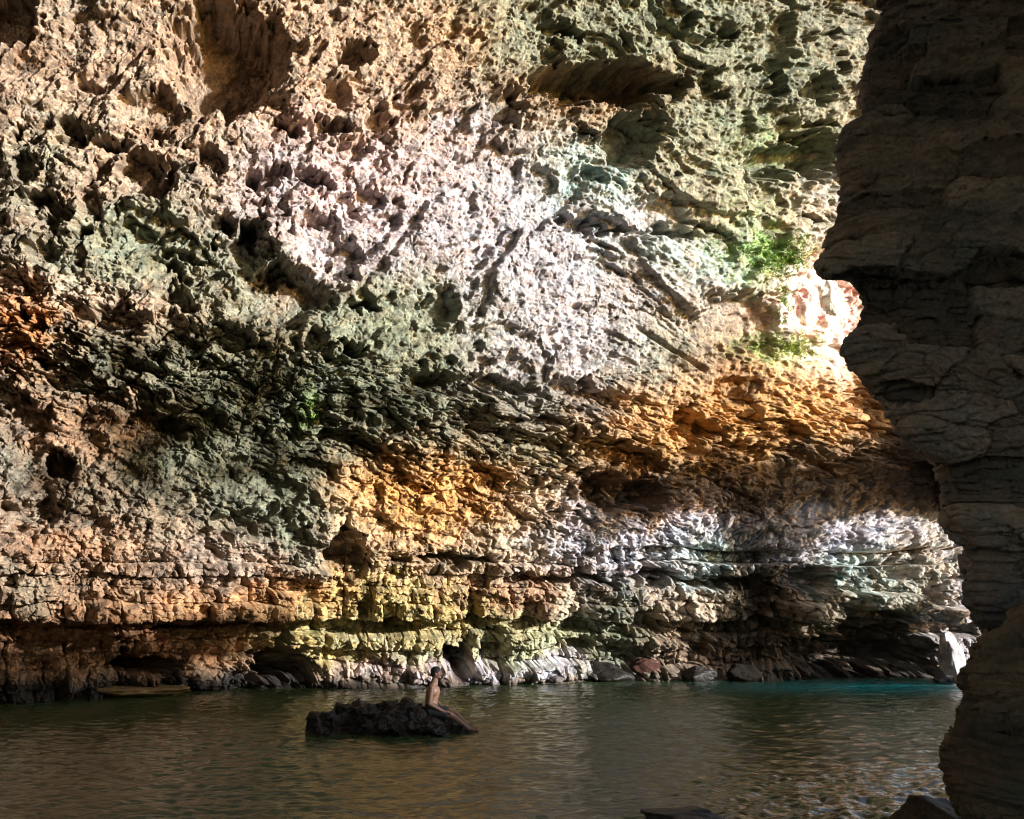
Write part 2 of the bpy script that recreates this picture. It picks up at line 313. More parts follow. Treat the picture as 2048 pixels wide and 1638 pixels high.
TAN = (.35, .255, .185); GG = (.148, .19, .135); DG = (.105, .125, .085); PINK = (.54, .38, .36); WHITE = (.375, .385, .44)
TEAL = (.34, .56, .54); MOSS = (.18, .36, .07); ORANGE = (.50, .26, .075); DEEP = (.46, .18, .04); YEL = (.46, .37, .13)
LAV = (.46, .46, .55); BROWN = (.15, .095, .055); RED = (.60, .13, .09); LILAC = (.335, .325, .39); GLARE = (1.0, .98, .96); RUST = (.34, .16, .07); CREAM = (.44, .37, .28)
PATCH = [(150, 180, 200, 170, TAN, 1.2), (560, 60, 160, 160, TAN, 1.3), (760, 90, 130, 120, TAN, 1.2), (900, 60, 90, 60, ORANGE, .3), (440, 110, 120, 110, BROWN, .7),
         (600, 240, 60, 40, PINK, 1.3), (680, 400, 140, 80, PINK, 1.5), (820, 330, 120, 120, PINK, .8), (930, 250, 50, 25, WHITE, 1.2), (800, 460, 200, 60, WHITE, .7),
         (900, 420, 150, 90, WHITE, 1.0), (1090, 470, 90, 110, WHITE, 1.5), (1180, 370, 80, 70, TEAL, 1.9), (800, 430, 210, 100, LILAC, 1.3), (1100, 540, 170, 170, LILAC, 1.6), (560, 330, 90, 60, LILAC, .8), (900, 640, 160, 80, GG, 1.4), (330, 700, 260, 60, DG, 1.0), (700, 740, 260, 60, DG, 1.4), (480, 860, 260, 110, DG, 1.2), (860, 990, 140, 70, ORANGE, 1.6), (1540, 840, 170, 70, ORANGE, 1.6), (1120, 580, 120, 100, WHITE, 1.5), (1250, 440, 70, 30, LAV, 1.2),  # centre whites and lilacs paint sky sheen into the rock colour
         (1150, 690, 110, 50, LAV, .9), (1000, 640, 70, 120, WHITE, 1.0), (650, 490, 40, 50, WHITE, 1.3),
         (1150, 60, 170, 100, GG, 1.4), (1350, 120, 200, 120, GG, 1.3), (1560, 130, 160, 120, GG, 1.2), (1220, 180, 150, 40, RUST, 1.0), (1450, 330, 200, 90, GG, 1.3),
         (1560, 290, 120, 40, MOSS, .5), (1400, 380, 130, 80, CREAM, .5), (1500, 420, 110, 50, MOSS, .4), (1620, 440, 70, 80, CREAM, 1.4), (1640, 410, 40, 70, WHITE, 1.0),
         (1560, 520, 70, 45, MOSS, 4.5), (1480, 510, 60, 25, MOSS, 1.2), (1590, 600, 40, 50, MOSS, 1.5), (1610, 690, 80, 30, MOSS, 6), (1430, 540, 120, 50, TEAL, .8),
         (1620, 560, 26, 60, WHITE, 2.6), (1660, 620, 75, 75, RED, 10), (1625, 530, 14, 26, DEEP, 6), (1660, 620, 70, 80, GLARE, 5), (1710, 620, 22, 60, GLARE, 9), (1600, 600, 16, 70, GLARE, 5),  # brightest whites paint the overexposed sunlight of the gap into the rock
         (1450, 660, 120, 70, BROWN, 1.2), (1340, 590, 150, 80, (.36, .345, .33), 1.6), (1330, 690, 110, 60, GG, 1.0), (1350, 500, 160, 50, TEAL, .7), (1480, 760, 90, 40, BROWN, 1.0),  # the browns paint shade into the hollows
         (1540, 850, 190, 60, ORANGE, 2.0), (1620, 760, 100, 36, ORANGE, 2.4), (1300, 900, 150, 50, ORANGE, 1.4), (1480, 740, 100, 40, RUST, .8), (1750, 820, 70, 80, RUST, 1),
         (40, 650, 70, 60, DEEP, 2.4), (60, 740, 60, 40, RUST, 1.0), (250, 620, 150, 60, TAN, .8), (120, 580, 80, 30, CREAM, .9),
         (250, 480, 120, 60, GG, 1.4), (60, 330, 60, 60, GG, .8), (130, 260, 60, 40, GG, .8), (420, 560, 100, 80, GG, .9), (770, 640, 110, 90, GG, 1.4), (830, 680, 80, 60, DG, .9),
         (620, 840, 220, 60, DG, 1.5), (440, 790, 130, 50, DG, 1.5), (480, 930, 150, 80, DG, 1.8), (620, 820, 22, 40, MOSS, 2.2), (200, 850, 130, 50, RUST, .8), (850, 820, 200, 50, DG, 1.1),
         (1080, 900, 160, 40, GG, .9), (200, 990, 160, 50, BROWN, .7), (560, 1010, 90, 60, GG, 1.0), (860, 1000, 130, 70, ORANGE, 2.2), (760, 980, 80, 50, ORANGE, 1.0), (700, 1040, 60, 50, CREAM, .9),
         (1060, 990, 90, 40, CREAM, 1.2), (150, 1100, 100, 40, RUST, 1.2), (440, 1130, 120, 40, (.30, .235, .20), 1.0), (250, 1160, 240, 60, (.26, .175, .115), 1.6), (60, 1190, 60, 40, GG, .9),
         (420, 1210, 200, 30, ORANGE, .8), (640, 1190, 100, 40, ORANGE, .9), (140, 1290, 170, 60, RUST, 2.6), (330, 1290, 150, 60, RUST, 2.2), (420, 1190, 260, 30, RUST, 1.2), (460, 1290, 80, 50, ORANGE, .7),
         (640, 1285, 80, 36, YEL, 3.2), (760, 1200, 120, 45, YEL, 2.6), (880, 1240, 120, 45, YEL, 2.4), (980, 1290, 160, 26, (.33, .33, .20), 1.4), (720, 1260, 110, 30, (.36, .34, .18), 1.2), (880, 1290, 130, 24, GG, .6), (960, 1190, 80, 40, RUST, .8),
         (1060, 1200, 60, 40, RUST, .8), (1130, 1270, 90, 44, (.34, .36, .20), 1.8), (1110, 1210, 50, 30, CREAM, 1.2), (1220, 1260, 40, 80, DG, 1.2), (1180, 1230, 50, 40, WHITE, .7),
         (780, 1335, 160, 14, PINK, 1.2), (900, 1342, 120, 10, LAV, 1.8), (1080, 1335, 100, 12, LAV, 1.8),
         (1330, 1070, 190, 60, LAV, 2.6), (1440, 1110, 90, 40, TEAL, 1.6), (1340, 1020, 90, 20, ORANGE, 1.0), (1000, 1100, 100, 40, CREAM, .9),
         (1560, 1110, 40, 30, LAV, 2.5), (1730, 1080, 140, 50, LAV, 2.2), (1700, 1140, 70, 40, TEAL, 1.6), (1830, 1150, 60, 60, GG, .8), (1830, 1140, 60, 70, CREAM, 1.8), (1680, 1210, 90, 40, CREAM, 1.8),
         (1880, 1230, 60, 90, WHITE, 2.2), (1910, 1320, 26, 50, LAV, 3), (1400, 1220, 80, 50, CREAM, 1.2), (1640, 1260, 40, 40, YEL, .8),
         (1480, 1290, 160, 40, BROWN, 1.4), (1560, 955, 260, 50, (.075, .052, .036), 3.0), (1270, 985, 90, 36, (.10, .07, .045), 1.5), (1560, 1200, 80, 90, (.09, .065, .045), 2.2), (1720, 1310, 190, 60, (.07, .052, .035), 2.4)]  # near-black browns: wet rock, with the lower-right shade painted in
def wall_colour(px, py):
    u = (px - 1024) / 54.0; v = (1360 - py) / 54.0
    wx = px + 85 * fbm(u * .5, v * .5, 6, 71, .7); wy = py + 70 * fbm(u * .5 + 20, v * .5, 5, 72, .65)
    num = np.zeros(px.shape + (3,), f32); den = np.zeros(px.shape, f32)
    spk = sst(-.15, .25, fbm(u * 2.2, v * 2.8, 5, 78, .7)); drp = sst(-.25, .3, fbm(u * 1.6, v * .9, 5, 79, .7))
    n = sst(-.25, .35, fbm(u * .35, v * .5, 5, 73, .6))
    base = np.array((.28, .21, .155), f32) * (1 - n[..., None]) + np.array((.18, .165, .13), f32) * n[..., None]
    num += base * .45; den += .45
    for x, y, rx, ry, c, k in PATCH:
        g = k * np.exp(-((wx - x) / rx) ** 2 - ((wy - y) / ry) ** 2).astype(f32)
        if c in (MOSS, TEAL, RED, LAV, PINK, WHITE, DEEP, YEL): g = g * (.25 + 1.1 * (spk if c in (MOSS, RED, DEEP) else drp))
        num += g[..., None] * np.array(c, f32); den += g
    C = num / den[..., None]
    # mineral speckle in the stone
    f1, f2, c = worley(u * 4.5 + fbm(u * 3, v * 3, 3, 77), v * 5.5, 74)
    C *= (.72 + .56 * c)[..., None]
    s = sst(.05, .5, fbm(u * 5, v * 6, 4, 75, .7)) * .45
    C = C * (1 - s[..., None]) + np.array((.62, .54, .42), f32) * s[..., None] * (C.mean(-1, keepdims=True) * 2.4)
    # random dark blotches, stronger towards the lower left
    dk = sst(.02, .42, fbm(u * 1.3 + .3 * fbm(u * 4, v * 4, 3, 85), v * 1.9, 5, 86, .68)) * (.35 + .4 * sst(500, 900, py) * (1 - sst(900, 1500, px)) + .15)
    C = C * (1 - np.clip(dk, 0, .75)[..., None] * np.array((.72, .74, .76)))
    # wet dark algae where the sea reaches
    wet = sst(1338, 1372, py + 14 * fbm(u * .8, v, 4, 76) - interp(px, [(0, 22), (400, 18), (700, 0), (2000, 0)]))
    C = C * (1 - wet[..., None]) + np.array((.03, .025, .022), f32) * wet[..., None]
    return np.clip(C * .88, .01, .9)

def build_wall():
    xs = np.concatenate([np.arange(-800, -300, 8.0), np.arange(-300, -40, 2.6), np.arange(-40, 1960, 1.6), np.arange(1960, 2500, 5.0)])
    ys = np.concatenate([np.arange(-420, -20, 7.0), np.arange(-20, 1420, 1.6), np.arange(1420, 1470, 5.0)])
    px, py = np.meshgrid(xs, ys)
    B = wall_base(px, py)
    N = normals(np.stack([blur(B[..., i], 45) for i in range(3)], -1))
    N = np.where((N[..., 1:2] > 0), -N, N)
    N[..., 2] *= 1 - .65 * sst(780, 900, py) * sst(1000, 1200, px) - .3 * (1 - sst(1000, 1200, px)); N /= np.linalg.norm(N, axis=-1, keepdims=True)
    h = wall_height(px, py)
    P = B + N * h[..., None]
    # ragged small overhang: push the outer lips down and aside
    u = (px - 1024) / 54.0; v = (1360 - py) / 54.0
    P[..., 2] -= .22 * np.clip(h, -1.5, 1.5) + .05 * fbm(u * 2.5, v * 2.5, 3, 91)
    P[..., 0] += .12 * fbm(u * 2.2, v * 2.2, 3, 92)
    pc = px[:-1, :-1]; qc = py[:-1, :-1]
    gap = (pc > interp(qc, [(60, 1775), (430, 1775), (440, 1870), (760, 1870), (800, 1775), (840, 1795), (880, 1830), (935, 1895), (1050, 1912)])) & (pc < 2350) & (qc > 60) & (qc < 1040)  # hole cut behind the pillar so the water mirrors the bright sheet
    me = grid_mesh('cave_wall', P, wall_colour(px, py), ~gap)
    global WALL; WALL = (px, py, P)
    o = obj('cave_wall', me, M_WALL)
    tag(o, kind='structure')
    return o

# ------------------------------------------------------------------ roof and back of the cave, added sun screen
SCREEN_X = 21.0
def shade_mask(px, py):
    """True where the added sun screen is cut to shade the wall"""
    u = (px - 1024) / 54.0; v = (1360 - py) / 54.0
    x = px + 30 * fbm(u * .8, v * .8, 4, 81); y = py + 26 * fbm(u * .8 + 9, v * .8, 4, 82)
    def poly(pts):
        ins = np.zeros(px.shape, bool); n = len(pts)
        for i in range(n):
            x1, y1 = pts[i]; x2, y2 = pts[(i + 1) % n]
            c = ((y1 > y) != (y2 > y)) & (x < (x2 - x1) * (y - y1) / ((y2 - y1) or 1e-6) + x1)
            ins ^= c
        return ins
    sh = poly([(1145, 1000), (1190, 945), (1260, 950), (1370, 960), (1390, 905), (1530, 945), (1680, 930), (1740, 800), (1760, 760), (2300, 700), (2300, 1500),
               (1380, 1500), (1420, 1300), (1460, 1190), (1480, 1160), (1480, 1080), (1460, 1020), (1330, 1010), (1210, 1060), (1180, 1090)])
    lit = poly([(1565, 1090), (1600, 1100), (1640, 1040), (1760, 1010), (1900, 1070), (1990, 1120), (2010, 1450), (1870, 1450), (1870, 1290), (1820, 1260), (1760, 1220), (1660, 1290), (1610, 1270), (1640, 1180), (1600, 1130), (1550, 1130)])
    low = poly([(-500, 1236), (0, 1240), (250, 1268), (500, 1246), (600, 1262), (540, 1300), (440, 1300), (420, 1340), (640, 1385), (640, 1450), (-500, 1450)])
    n = fbm(u * .55, v * .9, 4, 83, .6)
    low &= n > -.12
    # broken shade across the rubble band and the dark lower left
    g = np.exp(-((px - 430) / 330.) ** 2 - ((py - 760) / 120.) ** 2) + 1.1 * np.exp(-((px - 330) / 330.) ** 2 - ((py - 930) / 120.) ** 2) \
        + .8 * np.exp(-((px - 950) / 200.) ** 2 - ((py - 790) / 70.) ** 2) + .6 * np.exp(-((px - 380) / 300.) ** 2 - ((py - 560) / 110.) ** 2) \
        + .5 * np.exp(-((px - 300) / 260.) ** 2 - ((py - 250) / 120.) ** 2) + .5 * np.exp(-((px - 60) / 80.) ** 2 - ((py - 60) / 160.) ** 2) + .55 * np.exp(-((px - 1300) / 260.) ** 2 - ((py - 1250) / 90.) ** 2)
    dap = fbm(u * .62, v * .85, 4, 84, .62) + .45 * np.minimum(g, 1.1) > .66
    return (sh & ~lit) | low | dap

def build_shell():
    # roof and back: an arched sheet from the wall's top over the camera down into the water behind it
    prof = [(34, 44), (24, 38), (16, 36), (7, 34), (-3, 29), (-10, 21), (-14, 12), (-16, 5), (-17, -2)]
    t = np.linspace(0, len(prof) - 1, 80)
    py_ = np.interp(t, range(len(prof)), [p[0] for p in prof]); pz_ = np.interp(t, range(len(prof)), [p[1] for p in prof])
    xs = np.linspace(-26, SCREEN_X + 3, 80)
    X, T = np.meshgrid(xs, t)
    Y = np.interp(T, t, py_); Z = np.interp(T, t, pz_)
    n1 = fbm(X * .12, T * 1.0, 5, 101)
    P = np.stack([X, Y + 1.2 * n1, Z + 1.5 * fbm(X * .13 + 7, T * .9, 5, 102) + .05 * np.clip(X, -40, 0)], -1)
    Pr = P[:, ::-1]; cz = Pr[:-1, :-1, 2]; cy = Pr[:-1, :-1, 1]; cx = Pr[:-1, :-1, 0]
    fill_gap = (cy < -7) & (cz > 1.5) & (cz < 9.5) & (np.abs(cx + 2) < 7 + 2 * fbm(cz * .3, cx * .3, 3, 105))   # opening added behind the viewer to let in fill light
    tag(obj('cave_roof', grid_mesh('cave_roof', Pr, None, ~fill_gap), M_ROOF), kind='structure')
    # left end of the cave
    ys = np.linspace(-16, 26, 70); zs = np.linspace(-2, 34, 60)
    Yg, Zg = np.meshgrid(ys, zs[::-1])
    P = np.stack([-22 - .03 * (Yg - 8) ** 2 * .3 + 1.6 * fbm(Yg * .15, Zg * .15, 5, 103), Yg, Zg], -1)
    tag(obj('cave_end_wall', grid_mesh('cave_end_wall', P), M_ROOF), kind='structure')
    # unseen screen added on the right, cut to shape the sunlight on the wall
    st = .22
    ys = np.arange(-16, 40, st); zs = np.arange(-2, 46, st)
    Yg, Zg = np.meshgrid(ys, zs[::-1])
    Q = np.stack([np.full(Yg.shape, SCREEN_X), Yg, Zg], -1)
    # walk from the screen against the sun until the wall's base surface is met
    best = np.full(Yg.shape, np.nan); px0 = np.full(Yg.shape, np.nan); py0 = px0.copy()
    for s in np.arange(.5, 62, .35):
        W = Q - LIGHT * s
        a, b = to_px(W)
        d = wall_base(np.clip(a, -800, 2500), np.clip(b, -900, 1600))
        hit = (W[..., 1] >= d[..., 1]) & np.isnan(best) & (W[..., 1] > 3)
        best[hit] = s; px0[hit] = a[hit]; py0[hit] = b[hit]
    ok = ~np.isnan(best)
    pxx = np.where(ok, px0, 0); pyy = np.where(ok, py0, 0)
    s0 = Q[..., 2] / LIGHT[2]; G = Q - LIGHT * s0[..., None]           # screen opening added to light the blue-green patch of water
    pool = (((G[..., 0] - 13) / 4.0) ** 2 + ((G[..., 1] - 26.6) / .7) ** 2 < 1) & (Q[..., 2] > 0)
    MP = at_y(868, 1380, at_water(770, 1462)[1] - .12)                     # narrow gap added so the sun reaches the man's chest
    s1 = (Q[..., 0] - MP[0]) / LIGHT[0]; G = Q - LIGHT * s1[..., None]
    man = (np.abs(G[..., 1] - MP[1]) < .42) & (np.abs(G[..., 2] - MP[2]) < .55)
    BP = at_water(1912, 1356); s1 = (Q[..., 0] - BP[0]) / LIGHT[0]; G = Q - LIGHT * s1[..., None]
    man |= (np.abs(G[..., 1] - BP[1]) < .9) & (np.abs(G[..., 2] - 1.0) < 1.1)  # another added gap, aimed at the tall pale boulder
    lit = ok & ~shade_mask(pxx, pyy) & (pyy < 1400) & (pyy > -250) & (pxx > -420) | pool | man
    keep = ~(lit[:-1, :-1] & lit[1:, 1:] & lit[:-1, 1:] & lit[1:, :-1])
    jx = .4 * fbm(Yg * .4, Zg * .4, 4, 104)
    P = Q.copy(); P[..., 0] += jx
    me = grid_mesh('sun_mask_screen', P, None, keep)
    o = obj('sun_mask_screen', me, M_ROOF); tag(o, kind='structure')
    md = o.modifiers.new('thick', 'SOLIDIFY'); md.thickness = .8; md.offset = 0
    return o

# ------------------------------------------------------------------ dark rock at the right edge, close to the camera
def near_rock(name, edge, y0, y1, depth, seed, colour, label, cat, courses=.34, lean=0.0, thick=3.0):
    """a rounded mass whose left outline passes through the listed (py, px) points"""
    e = np.array(edge, float)
    ys = np.arange(y0, y1, 2.2)
    t = np.concatenate([np.linspace(-1, 0, 60)[:-1], np.linspace(0, 1, 300) ** 1.25])
    T, PY = np.meshgrid(t, ys)
    PXE = np.interp(PY, e[:, 0], e[:, 1])
    u0 = PY / 90.
    PXE = PXE + 8 * fbm(u0 * 1.6, u0 * 0 + seed, 4, seed, .6) + 9 * fbm(u0 * 5, u0 * 0 + T * 2 + seed + 4, 4, seed + 9, .65)
    D = np.interp(PY, [y0, y1], depth)
    E = at_y(PXE, PY, D)                                     # the outline itself
    f = np.clip(T, 0, 1); b = np.clip(-T, 0, 1)
    Yy = E[..., 1] - np.sqrt(np.clip(1 - (1 - np.clip(f * 3.5, 0, 1)) ** 2, 0, 1)) * .45 - f * .8 + b * thick
    k = Yy / E[..., 1]
    X = E[..., 0] * k + f * 3.4 + b * .9 + b * b
    Z = CAM[2] + (E[..., 2] - CAM[2]) * k
    P = np.stack([X, Yy, Z], -1)
    N = normals(P)
    u = X + .6 * Yy; v = Z + .16 * X
    wu = u + .18 * fbm(u, v, 4, seed + 1); wv = v + .12 * fbm(u * .8 + 5, v * .8, 4, seed + 2)
    f1, f2, c = worley(wu * 1.7 + .25 * vn2(u * 3, v * 3, seed + 11), wv / courses + .2 * vn2(u * 3, v * 3, seed + 12), seed + 3, .75)
    h = (c - .5) * .20 - .06 * (1 - sst(.0, .05, f2 - f1)) + .05 * np.round(fbm(u * 1.5, v * 3.2, 4, seed + 14) * 4) / 4
    f1, f2, c2 = worley(wu * 4.5 + .3 * vn2(u * 7, v * 7, seed + 13), wv * 7.5, seed + 4)
    h += (c2 - .5) * .07 - .03 * (1 - sst(.0, .12, f2 - f1)) + .05 * fbm(u * 5, v * 6, 5, seed + 5, .65) + .2 * fbm(u * .9, v * .9, 3, seed + 6) + .045 * fbm(u * 16, v * 19, 4, seed + 8, .75) - .05 * sst(.62, .8, c2) * (1 - sst(.1, .4, f1))
    h = h * (.6 + .4 * sst(0, .08, np.abs(T)))
    if N[:, 120:].mean((0, 1))[1] > 0: N = -N
    P = P + N * h[..., None]
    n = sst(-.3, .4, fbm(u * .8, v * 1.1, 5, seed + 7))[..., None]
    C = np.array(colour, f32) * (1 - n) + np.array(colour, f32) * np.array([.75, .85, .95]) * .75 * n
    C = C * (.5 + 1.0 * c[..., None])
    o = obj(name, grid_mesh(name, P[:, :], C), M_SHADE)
    tag(o, label, cat)
    return o

# ------------------------------------------------------------------ water
def build_water():
    ys = np.concatenate([[-16, -8, 0], np.geomspace(4.5, 34, 900)])
    xs = np.concatenate([np.linspace(-30, -15, 20)[:-1], np.linspace(-15, 20, 760), np.linspace(20, 30, 10)[1:]])
    X, Y = np.meshgrid(xs, ys[::-1])
    z = .026 * fbm(X * .55 + .2 * Y, Y * 1.1, 3, 201) + .045 * fbm(X * 1.3, Y * 2.6, 3, 202, .6) + .018 * fbm(X * 3.6, Y * 7, 2, 203)
    z += .085 * fbm(X * 2.4, Y * 3.6, 3, 204, .55) * sst(.5, 3.5, X) * (1 - sst(10, 15, Y))
    P = np.stack([X, Y, z], -1)
    pxx, pyy = to_px(P)
    teal_glow = np.exp(-((X - 13.0) / 5.5) ** 2 - ((Y - 26.0) / 2.2) ** 2)[..., None]
    C = np.array((.036, .056, .022)) * (1 - teal_glow) + np.array((.02, .22, .23)) * teal_glow  # blue-green glow of underwater light painted into the water colour
    m = bpy.data.materials.new('sea_water'); m.use_nodes = True; t = m.node_tree; b = t.nodes['Principled BSDF']
    vc = node(t, 'ShaderNodeVertexColor', layer_name='surface_tint'); t.links.new(vc.outputs[0], b.inputs['Base Color'])
    b.inputs['Roughness'].default_value = .06; b.inputs['IOR'].default_value = 1.45
    b.inputs['Specular IOR Level'].default_value = 1.0
    tc = node(t, 'ShaderNodeTexCoord'); mp = node(t, 'ShaderNodeMapping'); mp.inputs['Scale'].default_value = (3.5, 7.5, 1)
    n = node(t, 'ShaderNodeTexNoise', Scale=1.4, Detail=4, Roughness=.6)
    t.links.new(tc.outputs['Object'], mp.inputs[0]); t.links.new(mp.outputs[0], n.inputs[0])
    bp = node(t, 'ShaderNodeBump', Strength=.3, Distance=.05); t.links.new(n.outputs[0], bp.inputs['Height']); t.links.new(bp.outputs[0], b.inputs['Normal'])
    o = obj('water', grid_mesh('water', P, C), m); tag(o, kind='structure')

build_wall()
build_shell()
build_water()
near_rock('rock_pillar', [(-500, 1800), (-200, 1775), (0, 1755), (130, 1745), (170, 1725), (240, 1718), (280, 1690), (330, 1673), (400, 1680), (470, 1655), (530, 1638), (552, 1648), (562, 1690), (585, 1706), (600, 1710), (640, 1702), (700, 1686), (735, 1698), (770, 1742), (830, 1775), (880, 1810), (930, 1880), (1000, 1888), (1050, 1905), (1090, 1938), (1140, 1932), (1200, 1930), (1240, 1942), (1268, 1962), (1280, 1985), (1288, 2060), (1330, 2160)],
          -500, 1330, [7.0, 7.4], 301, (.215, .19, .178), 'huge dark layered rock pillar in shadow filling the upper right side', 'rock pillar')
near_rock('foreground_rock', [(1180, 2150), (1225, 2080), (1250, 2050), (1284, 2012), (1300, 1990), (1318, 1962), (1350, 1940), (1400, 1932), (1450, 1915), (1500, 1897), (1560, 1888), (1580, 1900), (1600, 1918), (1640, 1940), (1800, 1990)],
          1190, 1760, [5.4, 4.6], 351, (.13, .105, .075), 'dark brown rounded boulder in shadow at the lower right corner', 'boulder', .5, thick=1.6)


# ------------------------------------------------------------------ loose rocks
def vnoise3(P, sc, seed):
    x, y, z = (P * sc).T
    return (vn2(x + .37 * z, y + .71 * z, seed) + vn2(y - .4 * x, z + .3 * x, seed + 1) + vn2(z + .5 * y, x - .2 * y, seed + 2)) / 1.8
def boulder_mesh(name, size, seed, colour, planes=14, sub=5, rough=1.0):
    bm = bmesh.new(); bmesh.ops.create_icosphere(bm, subdivisions=sub, radius=1)
    me = bpy.data.meshes.new(name); bm.to_mesh(me); bm.free()
    n = len(me.vertices); V = np.zeros(n * 3, f32); me.vertices.foreach_get('co', V); V = V.reshape(-1, 3).astype(float)
    r = np.random.default_rng(seed)
    d = r.normal(size=(planes, 3)); d /= np.linalg.norm(d, axis=1, keepdims=True); off = r.uniform(.62, .95, planes)
    c = V @ d.T
    rad = np.min(np.where(c > .05, off / np.maximum(c, .05), 9), axis=1); rad = np.minimum(rad, 1.15)
    V = V * rad[:, None]
    nn = .16 * vnoise3(V, 1.6, seed) + .09 * vnoise3(V, 4, seed + 9) + .05 * vnoise3(V, 10, seed + 5)
    V = V * (1 + rough * nn[:, None]) * np.array(size) * .5 * 1.08
    me.vertices.foreach_set('co', V.reshape(-1).astype(f32))
    me.polygons.foreach_set('use_smooth', np.ones(len(me.polygons), bool)); me.update()
    k = .75 + .6 * vnoise3(V, 3, seed + 3)[:, None]
    paint(me, np.clip(np.array(colour) * k, .005, .9))
    return me
def boulder(name, px, py, w_px, h_px, colour, label, cat='boulder', group=None, seed=1, deep=None, dy=0.0, wet=False, rotz=0.0, at=None):
    g = at_water(px, py) if at is None else np.array(at, float)
    m = g[1] / F_PX
    sz = (w_px * m, (deep or w_px * .7) * m, h_px * m)
    me = boulder_mesh(name, sz, seed, colour)
    o = obj(name, me, M_WETB if wet else M_STONE); tag(o, label, cat, group)
    o.location = (g[0], g[1] + dy, g[2] + sz[2] * .5 - (.25 * sz[2] if at is None else 0)); o.rotation_euler = (0, 0, rotz)
    return o
M_STONE = rock_material('boulder_stone', None, 2.0, .7, .9, 1.0, .15)
M_WETB = rock_material('wet_stone', None, 2.5, .6, .42, .9, .35)
G1 = 'boulders along the foot of the cave wall'
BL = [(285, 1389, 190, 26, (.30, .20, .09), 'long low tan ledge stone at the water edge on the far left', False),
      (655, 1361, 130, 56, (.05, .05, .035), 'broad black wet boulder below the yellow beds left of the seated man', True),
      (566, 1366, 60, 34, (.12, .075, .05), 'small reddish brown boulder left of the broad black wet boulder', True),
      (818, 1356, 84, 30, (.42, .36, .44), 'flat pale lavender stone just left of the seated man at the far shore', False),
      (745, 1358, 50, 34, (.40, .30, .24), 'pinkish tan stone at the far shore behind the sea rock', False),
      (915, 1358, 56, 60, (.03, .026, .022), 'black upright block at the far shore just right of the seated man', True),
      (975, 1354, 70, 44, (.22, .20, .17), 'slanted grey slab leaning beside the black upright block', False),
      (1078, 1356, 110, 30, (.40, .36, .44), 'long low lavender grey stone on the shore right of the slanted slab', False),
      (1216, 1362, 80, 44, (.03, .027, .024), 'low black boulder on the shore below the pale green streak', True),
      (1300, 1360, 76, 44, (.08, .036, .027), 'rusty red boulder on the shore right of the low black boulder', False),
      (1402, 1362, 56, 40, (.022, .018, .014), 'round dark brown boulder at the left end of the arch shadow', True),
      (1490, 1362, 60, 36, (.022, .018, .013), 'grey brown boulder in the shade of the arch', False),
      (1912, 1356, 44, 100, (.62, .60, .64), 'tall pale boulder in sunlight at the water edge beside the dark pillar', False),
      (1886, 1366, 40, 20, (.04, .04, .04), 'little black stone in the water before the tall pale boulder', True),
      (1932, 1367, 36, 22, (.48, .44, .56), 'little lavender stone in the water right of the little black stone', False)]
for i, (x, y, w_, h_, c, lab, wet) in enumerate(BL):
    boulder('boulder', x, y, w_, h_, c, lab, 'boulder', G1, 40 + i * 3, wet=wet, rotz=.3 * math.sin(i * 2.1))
boulder('boulder', 1372, 1652, 170, 46, (.035, .03, .026), 'dark wet rock tip breaking the water at the bottom edge of the picture', 'boulder', None, 95, deep=70, wet=True)
boulder('boulder', 1880, 1668, 130, 90, (.10, .07, .045), 'low brown rock in the water against the dark boulder at the lower right', 'boulder', None, 98, deep=90, wet=True)
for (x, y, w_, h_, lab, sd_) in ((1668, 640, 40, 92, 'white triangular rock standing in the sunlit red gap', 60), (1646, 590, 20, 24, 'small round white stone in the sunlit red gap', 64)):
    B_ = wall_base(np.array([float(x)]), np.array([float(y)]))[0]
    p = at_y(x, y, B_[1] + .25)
    boulder('sunlit_stone', x, y, w_, h_, (.72, .70, .66), lab, 'rock', None, sd_, at=p)

